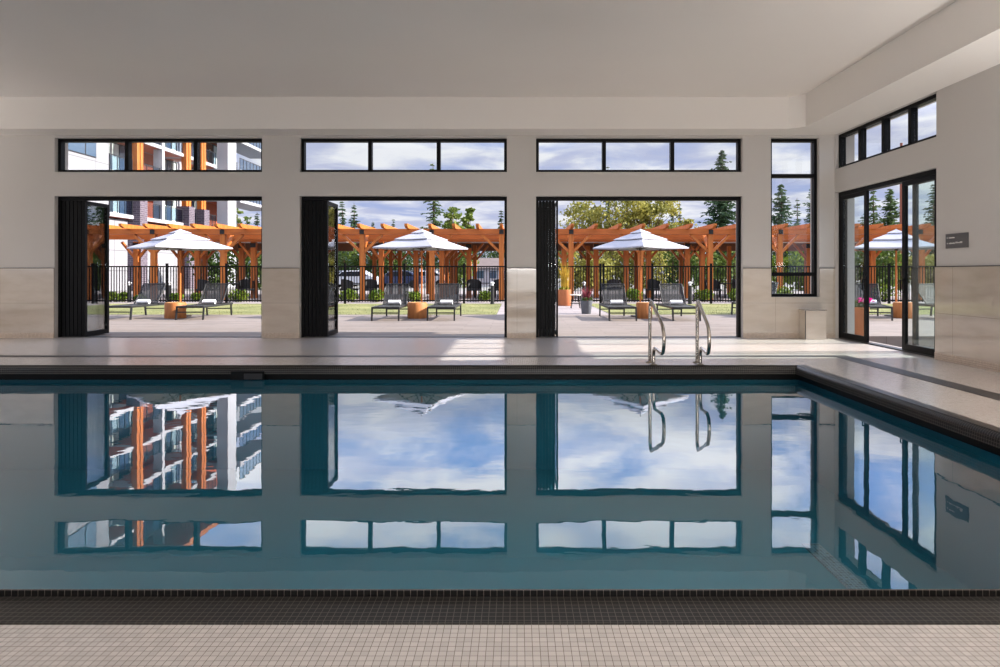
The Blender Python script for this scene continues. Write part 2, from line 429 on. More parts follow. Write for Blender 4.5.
# skimmer mouth in the far coping
sx0, sx1 = Xat(231,8.07), Xat(264,8.07)
sk = empty('skimmer',((sx0+sx1)/2,8.07,-.12),'black skimmer opening set into the far pool wall at the waterline','skimmer')
MB().box(sx0,sx1,8.066,8.0845,-.158,-.045).build('mouth',M['black'],sk,bevel=.004)
MB().box(sx0+.17,sx1-.02,8.058,8.0655,-.150,-.075).build('weir_flap',M['bollard'],sk,bevel=.003)

# ------------------------------------------------------------------ windows and doors
def frame_x(mb, x0,x1,z0,z1,y0,y1,w):
    mb.box(x0,x0+w,y0,y1,z0,z1); mb.box(x1-w,x1,y0,y1,z0,z1); mb.box(x0+w,x1-w,y0,y1,z0,z0+w); mb.box(x0+w,x1-w,y0,y1,z1-w,z1)
FY0, FY1 = YB+.09, YB+.20
for i,(a,b) in enumerate(bays):
    w = empty(f'window_{i+1}',((a+b)/2,FY0,CB),kind='structure')
    f = MB(); frame_x(f,a+.001,b-.001,CB+.001,CT-.001,FY0,FY1,.055)
    for k in (1,2):
        c = a+(b-a)*k/3; f.box(c-.035,c+.035,FY0,FY1,CB+.056,CT-.056)
    f.build('window_frame',M['black'],w)
    g = MB()
    for k in range(3):
        c0 = a+(b-a)*k/3+.036; c1 = a+(b-a)*(k+1)/3-.036
        if k == 0: c0 = a+.056
        if k == 2: c1 = b-.056
        MB().box(c0,c1,FY0+.05,FY0+.058,CB+.056,CT-.056).build('pane',M['glass'],w)
w = empty('window_4',((W4[0]+W4[1])/2,FY0,W4[2]),kind='structure')
f = MB(); frame_x(f,W4[0]+.001,W4[1]-.001,W4[2]+.001,W4[3]-.001,FY0,FY1,.055)
for zc in (3.08,1.205): f.box(W4[0]+.056,W4[1]-.056,FY0,FY1,zc-.035,zc+.035)
f.build('window_frame',M['black'],w)
for z0,z1 in ((W4[2]+.056,1.17),(1.24,3.045),(3.115,W4[3]-.056)):
    MB().box(W4[0]+.056,W4[1]-.056,FY0+.05,FY0+.058,z0,z1).build('pane',M['glass'],w)
# right clerestory
w = empty('window_5',(XR+.09,sum(RD)/2,RC[0]),kind='structure')
fx0, fx1 = XR+.06, XR+.17
f = MB()
y0,y1,z0,z1 = RD[0]+.001,RD[1]-.001,RC[0]+.001,RC[1]-.001
f.box(fx0,fx1,y0,y0+.055,z0,z1); f.box(fx0,fx1,y1-.055,y1,z0,z1); f.box(fx0,fx1,y0+.055,y1-.055,z0,z0+.05); f.box(fx0,fx1,y0+.055,y1-.055,z1-.055,z1)
mul = [y0+(y1-y0)*k/4 for k in (1,2,3)]
for c in mul: f.box(fx0,fx1,c-.035,c+.035,z0+.051,z1-.056)
f.build('window_frame',M['black'],w)
es = [y0+.055]+[v for c in mul for v in (c-.035,c+.035)]+[y1-.055]
for k in range(4): MB().box(fx0+.05,fx0+.058,es[2*k]+.001,es[2*k+1]-.001,z0+.051,z1-.056).build('pane',M['glass'],w)
# unseen windows behind the camera and at left, added to brighten the room
n = 6
for a,b in rear_fill_w:
    w = empty(f'window_{n}',((a+b)/2,YF-.2,.25),kind='structure'); n += 1
    f = MB(); frame_x(f,a+.001,b-.001,.251,3.499,YF-.25,YF-.15,.06); f.box((a+b)/2-.03,(a+b)/2+.03,YF-.25,YF-.15,.312,3.438); f.build('window_frame',M['black'],w)
for a,b in left_fill_w:
    w = empty(f'window_{n}',(XL-.2,(a+b)/2,.25),kind='structure'); n += 1
    f = MB()
    f.box(XL-.25,XL-.15,a+.001,a+.06,.251,3.499); f.box(XL-.25,XL-.15,b-.06,b-.001,.251,3.499); f.box(XL-.25,XL-.15,a+.061,b-.061,.251,.31); f.box(XL-.25,XL-.15,a+.061,b-.061,3.44,3.499)
    f.build('window_frame',M['black'],w)

# folding glass doors stacked at the left jamb of each opening
stack_end = [-8.235,-3.61,.79]
for i,(a,b) in enumerate(bays):
    d = empty(f'door_{i+1}',((a+b)/2,FY0,0),kind='structure')
    f = MB()
    f.box(a+.001,a+.05,FY0,FY1,.003,DH-.001); f.box(b-.05,b-.001,FY0,FY1,.003,DH-.001); f.box(a+.05,b-.05,FY0,FY1,DH-.07,DH-.001)
    f.build('door_frame',M['black'],d)
    MB().box(a+.051,b-.051,FY0,FY1,.0005,.012).build('track',M['graphite'],d)
    x0 = a+.055; step = (stack_end[i]-x0)/6
    for k in range(6):
        xa = x0+k*step+.004; xb = xa+step-.010
        if k == 5 and i == 2: xa += .02
        ya, yb = FY0+.02, FY0+.72
        p = MB(); z0, z1 = .016, DH-.075; sw = .06
        p.box(xa,xb,ya,ya+sw,z0,z1); p.box(xa,xb,yb-sw,yb,z0,z1); p.box(xa,xb,ya+sw,yb-sw,z0,z0+.085); p.box(xa,xb,ya+sw,yb-sw,z1-.065,z1)
        po = p.build('door_panel',M['black'],d)
        MB().box((xa+xb)/2-.005,(xa+xb)/2+.005,ya+sw+.001,yb-sw-.001,z0+.086,z1-.066).build('glass',M['foldglass'],po)
# sliding door in the right wall
d = empty('door_4',(XR+.1,sum(RD)/2,0),kind='structure')
f = MB(); fx0, fx1 = XR+.06, XR+.20
f.box(fx0,fx1,RD[0]+.001,RD[0]+.05,.003,RDH-.001); f.box(fx0,fx1,RD[1]-.05,RD[1]-.001,.003,RDH-.001); f.box(fx0,fx1,RD[0]+.05,RD[1]-.05,RDH-.075,RDH-.001)
f.build('door_frame',M['black'],d)
MB().box(fx0,fx1,RD[0]+.051,RD[1]-.051,.0005,.016).build('track',M['graphite'],d)
def slide(y0,y1,x0,x1,mat,handle=None):
    p = MB(); z0,z1 = .02,RDH-.08; s = .085
    p.box(x0,x1,y0,y0+s,z0,z1); p.box(x0,x1,y1-s,y1,z0,z1); p.box(x0,x1,y0+s,y1-s,z0,z0+.10); p.box(x0,x1,y0+s,y1-s,z1-.07,z1)
    po = p.build('door_panel',mat,d)
    MB().box((x0+x1)/2-.005,(x0+x1)/2+.005,y0+s+.001,y1-s-.001,z0+.101,z1-.071).build('glass',M['slideglass'],po)
    if handle:
        h = MB(); h.tube([(x0-.001,handle,.93),(x0-.05,handle,.93),(x0-.05,handle,1.12),(x0-.001,handle,1.12)],.011,8); h.box(x0-.006,x0-.0005,handle-.022,handle+.022,.88,1.17)
        h.build('handle',M['black'],po)
    return po
slide(10.79,11.665,XR+.065,XR+.11,M['black'],10.83)
slide(8.955,9.80,XR+.065,XR+.11,M['black'],9.755)
slide(8.96,9.63,XR+.12,XR+.165,M['graphite'])

# ------------------------------------------------------------------ indoor things
# handrails over the far pool edge
def make_rail():
    root = empty('pool_handrail',(0,0,0),'x','handrail','stainless grab rails at the far pool edge')
    raw = [(0,.25,.0),(0,.235,.70),(0,.22,.79),(0,.17,.835),(0,.10,.815),(0,-.43,.60),(0,-.52,.54),(0,-.565,.45),(0,-.57,.34),(0,-.53,.25),(0,-.45,.215),(0,-.36,.22),(0,-.10,.235),(0,-.03,.215),(0,.005,.16),(0,.01,.08),(0,.01,.0)]
    # smooth the path with Catmull-Rom
    P = [Vector(p) for p in raw]; path = []
    for i in range(len(P)-1):
        p0,p1,p2,p3 = P[max(i-1,0)],P[i],P[i+1],P[min(i+2,len(P)-1)]
        for k in range(4):
            t = k/4; path.append(.5*((2*p1)+(p2-p0)*t+(2*p0-5*p1+4*p2-p3)*t*t+(3*p1-p0-3*p2+p3)*t**3))
    path.append(P[-1])
    MB().tube(path,.0225,14).build('rail',M['steel'],root,smooth=True)
    for y in (.25,.01):
        MB().lathe([(.055,.001),(.055,.012),(.040,.022),(.026,.026)],(0,y,0),18).build('flange',M['flange'],root,smooth=True)
    return root
rail = make_rail()
place(rail,True,(1.815,8.255,.0055),0,'left stainless grab rail standing at the far pool edge')
place(rail,False,(2.435,8.255,.0055),math.radians(-6),'right stainless grab rail at the far pool edge, nearer the corner window')
# tiled box under the corner window
bx = empty('tiled_box',(5.51,11.6,0),'low stone-clad box with dark edge trim in the corner under the tall narrow window','box')
B0,B1,BY0,BY1 = 5.32,5.70,11.47,YB-.029
MB().box(B0,B1,BY0,BY1,.001,.535).build('body',M['stone'],bx)
MB().box(B0-.01,B1+.01,BY0-.01,BY1,.5355,.549).build('lid',M['steel'],bx,bevel=.002)
MB().box(B0-.006,B0+.006,BY0-.006,BY0-.0005,.002,.535).build('edge_trim',M['graphite'],bx)
# plaque on the right wall
pq = empty('wall_sign',(XR-.012,8.48,1.67),'grey rectangular sign with two lines of pale lettering on the right wall','sign')
MB().box(XR-.014,XR-.001,8.26,8.69,1.57,1.772).build('plate',M['plaque'],pq,bevel=.002)
def line(y0,y1,zc,h,seed):
    rr = random.Random(seed); y = y0; tx = MB()
    while y > y1:
        w = rr.uniform(.008,.015); hh = h*rr.choice((.7,.7,1))
        tx.box(XR-.0155,XR-.0141,max(y1,y-w),y,zc-h*.35,zc-h*.35+hh); y -= w+.004
    tx.build('text_line',M['plaquet'],pq)
line(8.62,8.51,1.715,.022,1); line(8.62,8.50,1.638,.022,2); line(8.49,8.36,1.643,.022,3)
for za in (1.708,1.632): MB().box(XR-.0155,XR-.0141,8.645,8.66,za,za+.014).build('arrow_mark',M['plaquet'],pq)

# ------------------------------------------------------------------ terrace ground
tag(MB().box(-40,40,YB+WT,18.28,-.25,-.004).build('patio',M['patio']),kind='structure')
tag(MB().box(-.6,2.78,18.2801,24.7,-.25,-.006).build('path',M['path']),kind='structure')
tag(MB().box(-60,60,24.7001,42,-.25,-.02).build('pergola_paving',M['path']),kind='structure')
tag(MB().box(-220,220,42.0001,260,-.30,-.05).build('ground',M['asphalt']),kind='structure')
def lawn(name,x0,x1,label):
    mb = MB(); nx = int((x1-x0)/.5)+1; ny = 13; y0,y1 = 18.2801,24.7
    g = [[(x0+(x1-x0)*i/nx, y0+(y1-y0)*j/ny, -.004+random.uniform(0,.012)) for i in range(nx+1)] for j in range(ny+1)]
    for j in range(ny):
        for i in range(nx): mb.quad(g[j][i],g[j][i+1],g[j+1][i+1],g[j+1][i])
    rr = random.Random(3)
    for k in range(9000):
        x = rr.uniform(x0+.05,x1-.05); y = 18.3+6.35*rr.random()**1.5; a = rr.uniform(0,PI); h = rr.uniform(.02,.04)
        dx,dy = .006*math.cos(a),.006*math.sin(a)
        mb.tri((x-dx,y-dy,-.001),(x+dx,y+dy,-.001),(x+rr.uniform(-.015,.015),y+rr.uniform(-.015,.015),h))
    return tag(mb.build(name,M['lawn']),label,'grass',kind='stuff')
lawn('lawn',-22,-.601,'short pale green lawn strip beyond the loungers, left of the paved path')
lawn('lawn',2.781,24,'short pale green lawn strip beyond the loungers, right of the paved path')

# ------------------------------------------------------------------ fence
FD = 24.8
def fence(x0, posts, x1, label, name='metal_fence'):
    cx = (x0+x1)/2; r = empty(name,(cx,FD,0),label,'fence')
    ps = sorted(posts)
    for p in ps:
        q = MB().box(p-.04,p+.04,FD-.04,FD+.04,-.004,1.58); q.prism([(p-.045,FD-.045,1.5801),(p+.045,FD-.045,1.5801),(p+.045,FD+.045,1.5801),(p-.045,FD+.045,1.5801)],(0,0,.02)); q.build('post',M['black'],r)
    ed = [x0]+ps+[x1]
    for a,b in zip(ed,ed[1:]):
        a2 = a+(.041 if a in ps else 0); b2 = b-(.041 if b in ps else 0)
        if b2-a2 < .2: continue
        q = MB()
        for z in (1.475,.12): q.box(a2,b2,FD-.02,FD+.02,z-.026,z+.026)
        nn = max(2,round((b2-a2)/.108))
        for k in range(1,nn):
            x = a2+(b2-a2)*k/nn; q.box(x-.014,x+.014,FD-.012,FD+.012,.06,1.47)
        q.build('picket_panel',M['black'],r)
    return r
lp = [Xat(x,FD) for x in (48,107.5,167,226.5,286,345,404.5,464,523)]
rp = [Xat(x,FD) for x in (603.5,652.3,711,770,829.5,889,948,1008)]
fence(lp[0],lp,lp[-1],'black metal picket fence along the lawn behind the left and middle umbrellas')
fence(rp[0],rp,rp[-1],'black metal picket fence along the lawn behind the right-hand umbrellas')
fence(lp[-1]+.07,[lp[-1]+.12,rp[0]-.12],rp[0]-.07,'black metal picket gate at the end of the paved path','metal_gate')

# ------------------------------------------------------------------ loungers
def make_lounger():
    r = empty('sun_lounger',(0,0,0),'x','sun lounger','dark sling loungers on the terrace')
    f = MB(); W = .345
    for s in (-1,1):
        f.bar((s*W,-.96,.335),(s*W,.93,.335),.035,.05)
    f.bar((-W,-.95,.335),(W,-.95,.335),.035,.05); f.bar((-W,.92,.335),(W,.92,.335),.035,.05)
    f.bar((-W,-.93,.20),(W,-.93,.20),.025,.03); f.bar((-W,.80,.20),(W,.80,.20),.025,.03)
    f.build('frame',M['graphite'],r,bevel=.005)
    for sx in (-1,1):
        for y,dy in ((-.93,-.035),(.82,.05)):
            MB().prism([(sx*W-.02,y-.03+dy,0),(sx*W+.02,y-.03+dy,0),(sx*W+.02,y+.01+dy,0),(sx*W-.02,y+.01+dy,0)],(0,0,.005)).bar((sx*W,y+dy-.01,.0051),(sx*W,y,.32),.038,.042,up=(0,1,0)).build('leg',M['graphite'],r)
    sl = MB(); N = 10; prevt = None
    pr = [(-.93,.36)]+[(-.93+1.2*k/N,.362-.018*math.sin(PI*k/N)) for k in range(1,N+1)]
    for (a,z),(b,zz) in zip(pr,pr[1:]):
        sl.quad((-W+.02,a,z),(W-.02,a,z),(W-.02,b,zz),(-W+.02,b,zz)); sl.quad((-W+.02,a,z-.008),(-W+.02,b,zz-.008),(W-.02,b,zz-.008),(W-.02,a,z-.008))
    sl.build('seat_sling',M['sling'],r,smooth=True)
    bk = MB(); B0 = Vector((0,.27,.375)); B1 = Vector((0,.70,.905))
    for k in range(8):
        def q(t):
            p = B0.lerp(B1,t); p.y += .03*math.sin(PI*t); return p
        p0,p1 = q(k/8),q((k+1)/8)
        bk.quad((-W+.035,p0.y,p0.z),(W-.035,p0.y,p0.z),(W-.035,p1.y,p1.z),(-W+.035,p1.y,p1.z))
    bk.build('back_sling',M['sling'],r,smooth=True)
    bf = MB()
    for s in (-1,1):
        bf.tube([(s*(W-.03),.26,.365),(s*(W-.03),.50,.63),(s*(W-.03),.71,.915)],.015,8)
        bf.bar((s*(W-.045),.56,.70),(s*(W-.045),.84,.36),.018)
    bf.tube([(-W+.03,.71,.915),(W-.03,.71,.915)],.015,8)
    bf.build('back_frame',M['graphite'],r)
    return r
def make_towel():
    # rolled terry towel, end spiral visible
    mb = MB(); prof = []; n = 30
    for k in range(n+1):
        a = 2*PI*2.2*k/n; rr = .022+.043*k/n; prof.append((rr*math.cos(a),rr*math.sin(a)*.92))
    out = [(p[0]*1.0,p[1]) for p in prof]; th = .015
    inn = []
    for k,(y,z) in enumerate(prof):
        L = math.hypot(y,z) or 1; inn.append((y*(1-th/L),z*(1-th/L)))
    for k in range(n):
        for (A,B) in (((out[k]),(out[k+1])),):
            mb.quad((-.165,*A),(.165,*A),(.165,*B),(-.165,*B))
        a,b = inn[k],inn[k+1]; mb.quad((-.165,*b),(.165,*b),(.165,*a),(-.165,*a))
        for x in (-.165,.165):
            mb.quad((x,*out[k]),(x,*out[k+1]),(x,*inn[k+1]),(x,*inn[k]))
    mb.quad((-.165,*out[n]),(.165,*out[n]),(.165,*inn[n]),(-.165,*inn[n])); mb.quad((-.165,*out[0]),(.165,*out[0]),(.165,*inn[0]),(-.165,*inn[0]))
    o = mb.build('towel',M['towel'],None,smooth=True); return tag(o,'x','towel','rolled white towels on the loungers')
LO = make_lounger(); TO = make_towel()
spots = [(-3.375,16.9,0,'dark sling lounger left of the log table under the middle umbrella','on the lounger left of the middle log table'),
 (-1.955,16.95,0,'dark sling lounger right of the log table under the middle umbrella','on the lounger right of the middle log table'),
 (-10.49,17.3,0,'dark sling lounger left of the log table under the left umbrella','on the lounger left of the left-hand log table'),
 (-8.62,17.25,math.radians(3),'dark sling lounger right of the log table under the left umbrella','on the lounger right of the left-hand log table'),
 (2.71,16.9,0,'dark sling lounger beside the grey planter under the third umbrella','on the lounger beside the grey planter'),
 (4.33,16.85,0,'dark sling lounger behind the pool grab rails','on the lounger behind the pool grab rails'),
 (7.2,18.6,math.radians(-45),'dark sling lounger at the right edge of the third doorway, only its foot showing',None),
 (9.67,17.05,math.radians(-20),'dark sling lounger seen through the open sliding door','on the lounger seen through the open sliding door'),
 (11.62,16.9,math.radians(8),'dark sling lounger seen through the right glass of the sliding door','on the lounger behind the right glass of the sliding door')]
ft = True
for i,(x,y,rz,lab,tl) in enumerate(spots):
    place(LO,i==0,(x,y,.012 if i==6 else -.004),rz,lab)
    if tl:
        v = Matrix.Rotation(rz,3,'Z') @ Vector((.02,.13,0))
        place(TO,ft,(x+v.x,y+v.y,.42),rz,'rolled white towel '+tl,s=(1,1.15,1.15)); ft = False

# log side tables
def make_log():
    r = empty('log_table',(0,0,0),'x','side table','log side tables under the umbrellas')
    MB().lathe([(.262,0),(.275,.03),(.268,.2),(.272,.38),(.262,.415)],(0,0,0),28,.025).build('stump',M['log'],r,smooth=True)
    MB().lathe([(.248,.4152),(.252,.425),(.235,.430)],(0,0,0),28,.0).build('top',M['logtop'],r)
    return r
LG = make_log()
for i,(x,y,lab,s) in enumerate([(-2.72,16.95,'round log stump side table under the middle umbrella',None),(-9.31,16.95,'round log stump side table under the left umbrella',None),
    (3.44,16.85,'narrow wooden stump table under the third umbrella',(.78,.78,1)),(10.58,17.0,'wooden stump table under the far right umbrella',None)]):
    place(LG,i==0,(x,y,-.004),i*.7,lab,s=s)

# umbrellas
def make_umbrella():
    r = empty('patio_umbrella',(0,0,0),'x','umbrella','square canvas umbrellas on the terrace')
    MB().lathe([(.28,0),(.28,.035),(.06,.05),(.035,.30)],(0,0,0),24).build('base',M['rib'],r,smooth=True)
    MB().tube([(0,0,.30),(0,0,2.34)],.024,12).build('pole',M['pole'],r,smooth=True)
    MB().tube([(0,0,2.36),(0,0,2.44),(0,0,2.50)],[.03,.022,.006],10).build('finial',M['rib'],r)
    R, ZT, ZR = 1.36, 2.40, 1.945
    def tier(t0,t1,dz,sub=6):
        mb = MB(); N = 24
        def P(k,t):
            a = 2*PI*k/N; ca = a % (PI/2); sq = 1/(math.cos(ca-PI/4)*math.sqrt(2))  # square: corners at multiples of 90 deg
            rad = R*sq*t*(1-.05*t*abs(math.sin(2*a)))
            z = ZT-(ZT-ZR)*(t**.92) + dz - .02*t*abs(math.sin(2*a))
            return (rad*math.cos(a),rad*math.sin(a),z)
        for j in range(sub):
            a,b = t0+(t1-t0)*j/sub, t0+(t1-t0)*(j+1)/sub
            for k in range(N): mb.quad(P(k,a),P(k+1,a),P(k+1,b),P(k,b))
        for k in range(N):   # hem
            p,q = P(k,t1),P(k+1,t1); mb.quad(p,q,(q[0],q[1],q[2]-.035*t1),(p[0],p[1],p[2]-.035*t1))
        return mb
    c = tier(.40,1,0).build('canopy',M['canvas'],r)
    tier(.13,.56,.045).build('vent_flap',M['canvas'],c)
    tier(.001,.22,.075).build('top_cap',M['canvas'],c)
    for k in range(8):
        a = k*PI/4; rr = R*(1 if k%2==0 else .69); zz = ZR-.02 if k%2==0 else ZR-.045
        MB().bar((.03*math.cos(a),.03*math.sin(a),2.30),(.97*rr*math.cos(a),.97*rr*math.sin(a),zz+.0),.018,.022).build('rib',M['rib'],r)
        MB().bar((.03*math.cos(a),.03*math.sin(a),1.90),(.55*rr*math.cos(a),.55*rr*math.sin(a),(2.30+zz)/2-.04),.014,.014).build('strut',M['rib'],r)
    MB().tube([(0,0,1.86),(0,0,1.94)],.045,12).build('hub',M['rib'],r)
    return r
UM = make_umbrella()
for i,(x,y,phi,s,lab) in enumerate([(-2.70,17.6,20,1,'white square umbrella over the middle pair of loungers'),
    (-9.53,17.6,5,1.06,'white square umbrella over the left pair of loungers, before the apartment building'),
    (3.48,17.55,-7.5,.98,'white square umbrella behind the pool grab rails'),
    (10.76,17.65,12,1.03,'white square umbrella seen through the sliding door')]):
    place(UM,i==0,(x,y,-.004),math.radians(phi),lab,s=(s,s,1))

# bollard lights
def make_bollard():
    r = empty('bollard_light',(0,0,0),'x','bollard light','black bollard lights near the fence')
    MB().lathe([(.085,0),(.085,.02),(.075,.03),(.075,.72)],(0,0,0),16).build('post',M['bollard'],r,smooth=True)
    MB().lathe([(.05,.7201),(.05,.80)],(0,0,0),16).build('lamp_ring',M['bollcap'],r,smooth=True)
    MB().lathe([(.08,.8001),(.085,.82),(.07,.85),(.02,.87)],(0,0,0),16).build('cap',M['bollcap'],r,smooth=True)
    return r
BO = make_bollard()
for i,(px,D,lab) in enumerate([(492.3,24.3,'black bollard light at the right end of the left lawn'),(690,24.3,'black bollard light on the lawn behind the pool grab rails'),(584,26.0,'black bollard light behind the fence by the grey planter'),(129.5,26.2,'black bollard light behind the fence left of the left umbrella'),(169.5,26.4,'black bollard light behind the fence below the left umbrella')]):
    place(BO,i==0,(Xat(px,D),D,.008 if D < 25 else -.02),0,lab)

# ------------------------------------------------------------------ plants helpers
def leaf_cloud(mb, c, rad, n, size, rr, shell=.55):
    for _ in range(n):
        while True:
            d = Vector((rr.uniform(-1,1),rr.uniform(-1,1),rr.uniform(-1,1)))
            if .05 < d.length < 1: break
        d = d.normalized()*(shell+(1-shell)*rr.random())
        p = Vector((c[0]+d.x*rad[0],c[1]+d.y*rad[1],c[2]+d.z*rad[2]))
        a = Vector((rr.uniform(-1,1),rr.uniform(-1,1),rr.uniform(-1,1))).normalized(); b = a.cross(Vector((rr.uniform(-1,1),rr.uniform(-1,1),rr.uniform(-1,1)))).normalized()
        s = size*rr.uniform(.6,1.3)
        mb.quad(p-a*s,p-b*s*.6,p+a*s,p+b*s*.6)
def shrub(px, D, r, label, mat='shrub'):
    rr = random.Random(int(px*7+D)); x = Xat(px,D)
    o = empty('shrub',(x,D,-.02),label,'shrub','low shrubs along the fence')
    mb = MB()
    for k in range(5): leaf_cloud(mb,(x+rr.uniform(-.5,.5)*r,D+rr.uniform(-.4,.4)*r,r*.6+rr.uniform(-.1,.25)*r),(r*.7,r*.6,r*.6),110,.05,rr)
    mb.build('foliage',M[mat],o)
    st = MB()
    for k in range(5): st.tube([(x,D,-.02),(x+rr.uniform(-.4,.4)*r,D+rr.uniform(-.4,.4)*r,r*.8)],.01,5)
    st.build('stem',M['trunk'],o)
for px,D,r,lab in [(110.5,26.2,.42,'broad bright green shrub behind the fence at the left of the left doorway'),(124,26.8,.36,'bright green shrub right of the leftmost broad one'),(140,26.5,.3,'bright green shrub in front of the leftmost pergola posts'),
    (178,26.4,.36,'bright green shrub behind the left umbrella pole'),(197,26.8,.34,'small bright green shrub just right of the left umbrella pole'),(240,26.4,.5,'bright green shrub near the right edge of the left doorway'),
    (348,26.3,.5,'bright green shrub at the left of the middle doorway'),(377.5,26.3,.5,'bright green shrub behind the left middle lounger'),(413.5,26.2,.45,'bright green shrub behind the middle log table'),(487,26.4,.42,'bright green shrub beside the bollard at the right of the middle doorway'),
    (634,26.3,.5,'bright green shrub behind the third umbrella pole'),(704.5,26.2,.5,'bright green shrub right of the bollard behind the grab rails'),(735,26.4,.5,'bright green shrub at the right edge of the third doorway'),
    (784,26.3,.6,'bright green shrub behind the corner window'),(886,26.4,.7,'bright green shrub behind the sliding door opening')]:
    shrub(px,D,r*.82,lab)

# planters on the path
def planter(name,x,y,prof,mat,label):
    o = empty(name,(x,y,-.006),label,'planter'); MB().lathe(prof,(x,y,-.006),24).build('pot',mat,o,smooth=True); return o
rr = random.Random(5)
x,y = Xat(564.5,23.3),23.3
p = planter('planter',x,y,[(.23,0),(.245,.02),(.245,.60),(.225,.605),(.22,.56)],M['terra'],'tall rust-coloured cylinder planter with yellow reeds beside the path')
MB().lathe([(.215,.54),(.215,.56)],(x,y,0),20).build('soil',M['soil'],p)
mb = MB()
for k in range(70):
    a = rr.uniform(0,2*PI); b = rr.uniform(0,.17); dx,dy = rr.uniform(-.16,.16),rr.uniform(-.16,.16); h = rr.uniform(.5,1.15); q = Vector((x+b*math.cos(a),y+b*math.sin(a),.55))
    w = Vector((math.cos(a+1.5),math.sin(a+1.5),0))*.012; mid = q+Vector((dx*.4,dy*.4,h*.6)); mb.quad(q-w,q+w,mid+w,mid-w); mb.tri(mid-w,mid+w,q+Vector((dx*1.3,dy*1.3,h)))
mb.build('foliage',M['reed'],p)
mb = MB(); leaf_cloud(mb,(x,y,.63),(.2,.2,.09),120,.04,rr); mb.build('foliage',M['shrub'],p)
x,y = Xat(586.3,18.75),18.75
p = planter('planter',x,y,[(.13,0),(.14,.01),(.185,.38),(.19,.40),(.165,.40),(.16,.37)],M['greypot'],'tapered grey planter with dark red spiky plant at the lawn corner')
MB().lathe([(.155,.35),(.155,.37)],(x,y,0),20).build('soil',M['soil'],p)
mb = MB()
for k in range(60):
    a = rr.uniform(0,2*PI); t = rr.uniform(.08,.30); h = rr.uniform(.25,.5); q = Vector((x+.04*math.cos(a),y+.04*math.sin(a),.37))
    w = Vector((math.cos(a+1.57),math.sin(a+1.57),0))*.011; mid = q+Vector((t*.5*math.cos(a),t*.5*math.sin(a),h*.7)); mb.quad(q-w,q+w,mid+w,mid-w); mb.tri(mid-w,mid+w,q+Vector((t*math.cos(a),t*math.sin(a),h)))
mb.build('foliage',M['redleaf'],p)
mb = MB(); leaf_cloud(mb,(x,y,.42),(.2,.2,.10),170,.03,rr); mb.build('foliage',M['hedge'],p)
x,y = 6.62+.25,Xat(867,1)*0+10.55+2.0
# planter with pink flowers just outside the sliding door
x, y = 6.60, 11.95
p = planter('planter',x,y,[(.12,0),(.13,.01),(.15,.56),(.15,.58),(.13,.58),(.13,.55)],M['terra'],'rust-coloured planter with pink flowers outside the sliding door')
mb = MB(); leaf_cloud(mb,(x,y,.63),(.14,.14,.09),120,.035,rr); mb.build('foliage',M['hedge'],p)
mb = MB(); leaf_cloud(mb,(x+.05,y-.05,.70),(.15,.15,.06),70,.03,rr); mb.build('petals',M['pink'],p)
# small bistro chair by the path
x,y = Xat(575.5,21.6),21.6
o = empty('bistro_chair',(x,y,-.006),'small black metal stool with pale seat between the two planters','chair')
MB().lathe([(.19,.44),(.2,.455),(.19,.475)],(x,y,0),20).build('seat',M['seatpad'],o)
for k in range(4):
    a = PI/4+k*PI/2; MB().tube([(x+.22*math.cos(a),y+.22*math.sin(a),-.005),(x+.14*math.cos(a),y+.14*math.sin(a),.44)],.012,6).build('leg',M['black'],o)
MB().tube([(x+.19*math.cos(2*PI*k/16),y+.19*math.sin(2*PI*k/16),.16) for k in range(17)],.008,6).build('ring',M['black'],o)

# ------------------------------------------------------------------ pergolas
DP = 27.5
pg = empty('pergola',(0,DP,-.02),'long cedar pergola with raised rafters running behind the fence','pergola')
PZ0,PZ1 = 2.92,3.16
def post(par,x,D,ztop,w=.21,mat='cedar',bracket=True,z0=-.02):
    o = MB().box(x-w/2,x+w/2,D-w/2,D+w/2,z0,ztop).build('post',M[mat],par,bevel=.012)
    if bracket: MB().box(x-w/2-.012,x+w/2+.012,D-w/2-.02,D-w/2-.001,ztop-.26,ztop-.06).build('bracket',M['bracket'],o)
    return o
fx = [-16.05+3.073*k for k in range(-2,14)]
for x in fx:
    o = MB().box(x-.11,x+.11,DP-.11,DP+.11,-.02,PZ1-.02).build('post',M['cedar'],pg,bevel=.012)
    MB().box(x-.10,x+.10,DP-.148,DP-.1355,2.93,3.12).build('bracket',M['bracket'],o)
    for s in (-1,1):
        MB().bar((x+s*.09,DP,2.15),(x+s*.86,DP,2.90),.11,.15,up=(0,1,0)).build('brace',M['cedar'],o)
    MB().bar((x,DP+.09,2.15),(x,DP+.86,2.90),.11,.15,up=(1,0,0)).build('brace',M['cedar'],o)
bx0,bx1 = fx[0]-.7,fx[-1]+.7
MB().box(bx0,bx1,DP-.135,DP-.112,PZ0,PZ1).box(bx0,bx1,DP-.134,DP+.134,PZ0+.001,PZ1-.001).build('front_beam',M['cedarx'],pg)
MB().box(bx0,bx1,29.4,29.62,2.80,3.06).build('rear_beam',M['cedarx'],pg)
nraf = int((bx1-bx0)/1.0243)
for k in range(nraf+1):
    x = -16.05+1.0243*(k-7)
    y0,y1,zb,zt = 26.75,31.2,3.161,3.345
    MB().prism([(x-.065,y0,zt),(x-.065,y0,zb+.10),(x-.065,y0+.22,zb),(x-.065,y1,zb),(x-.065,y1,zt)],(.13,0,0)).build('rafter',M['cedarx'] if False else M['cedar'],pg)
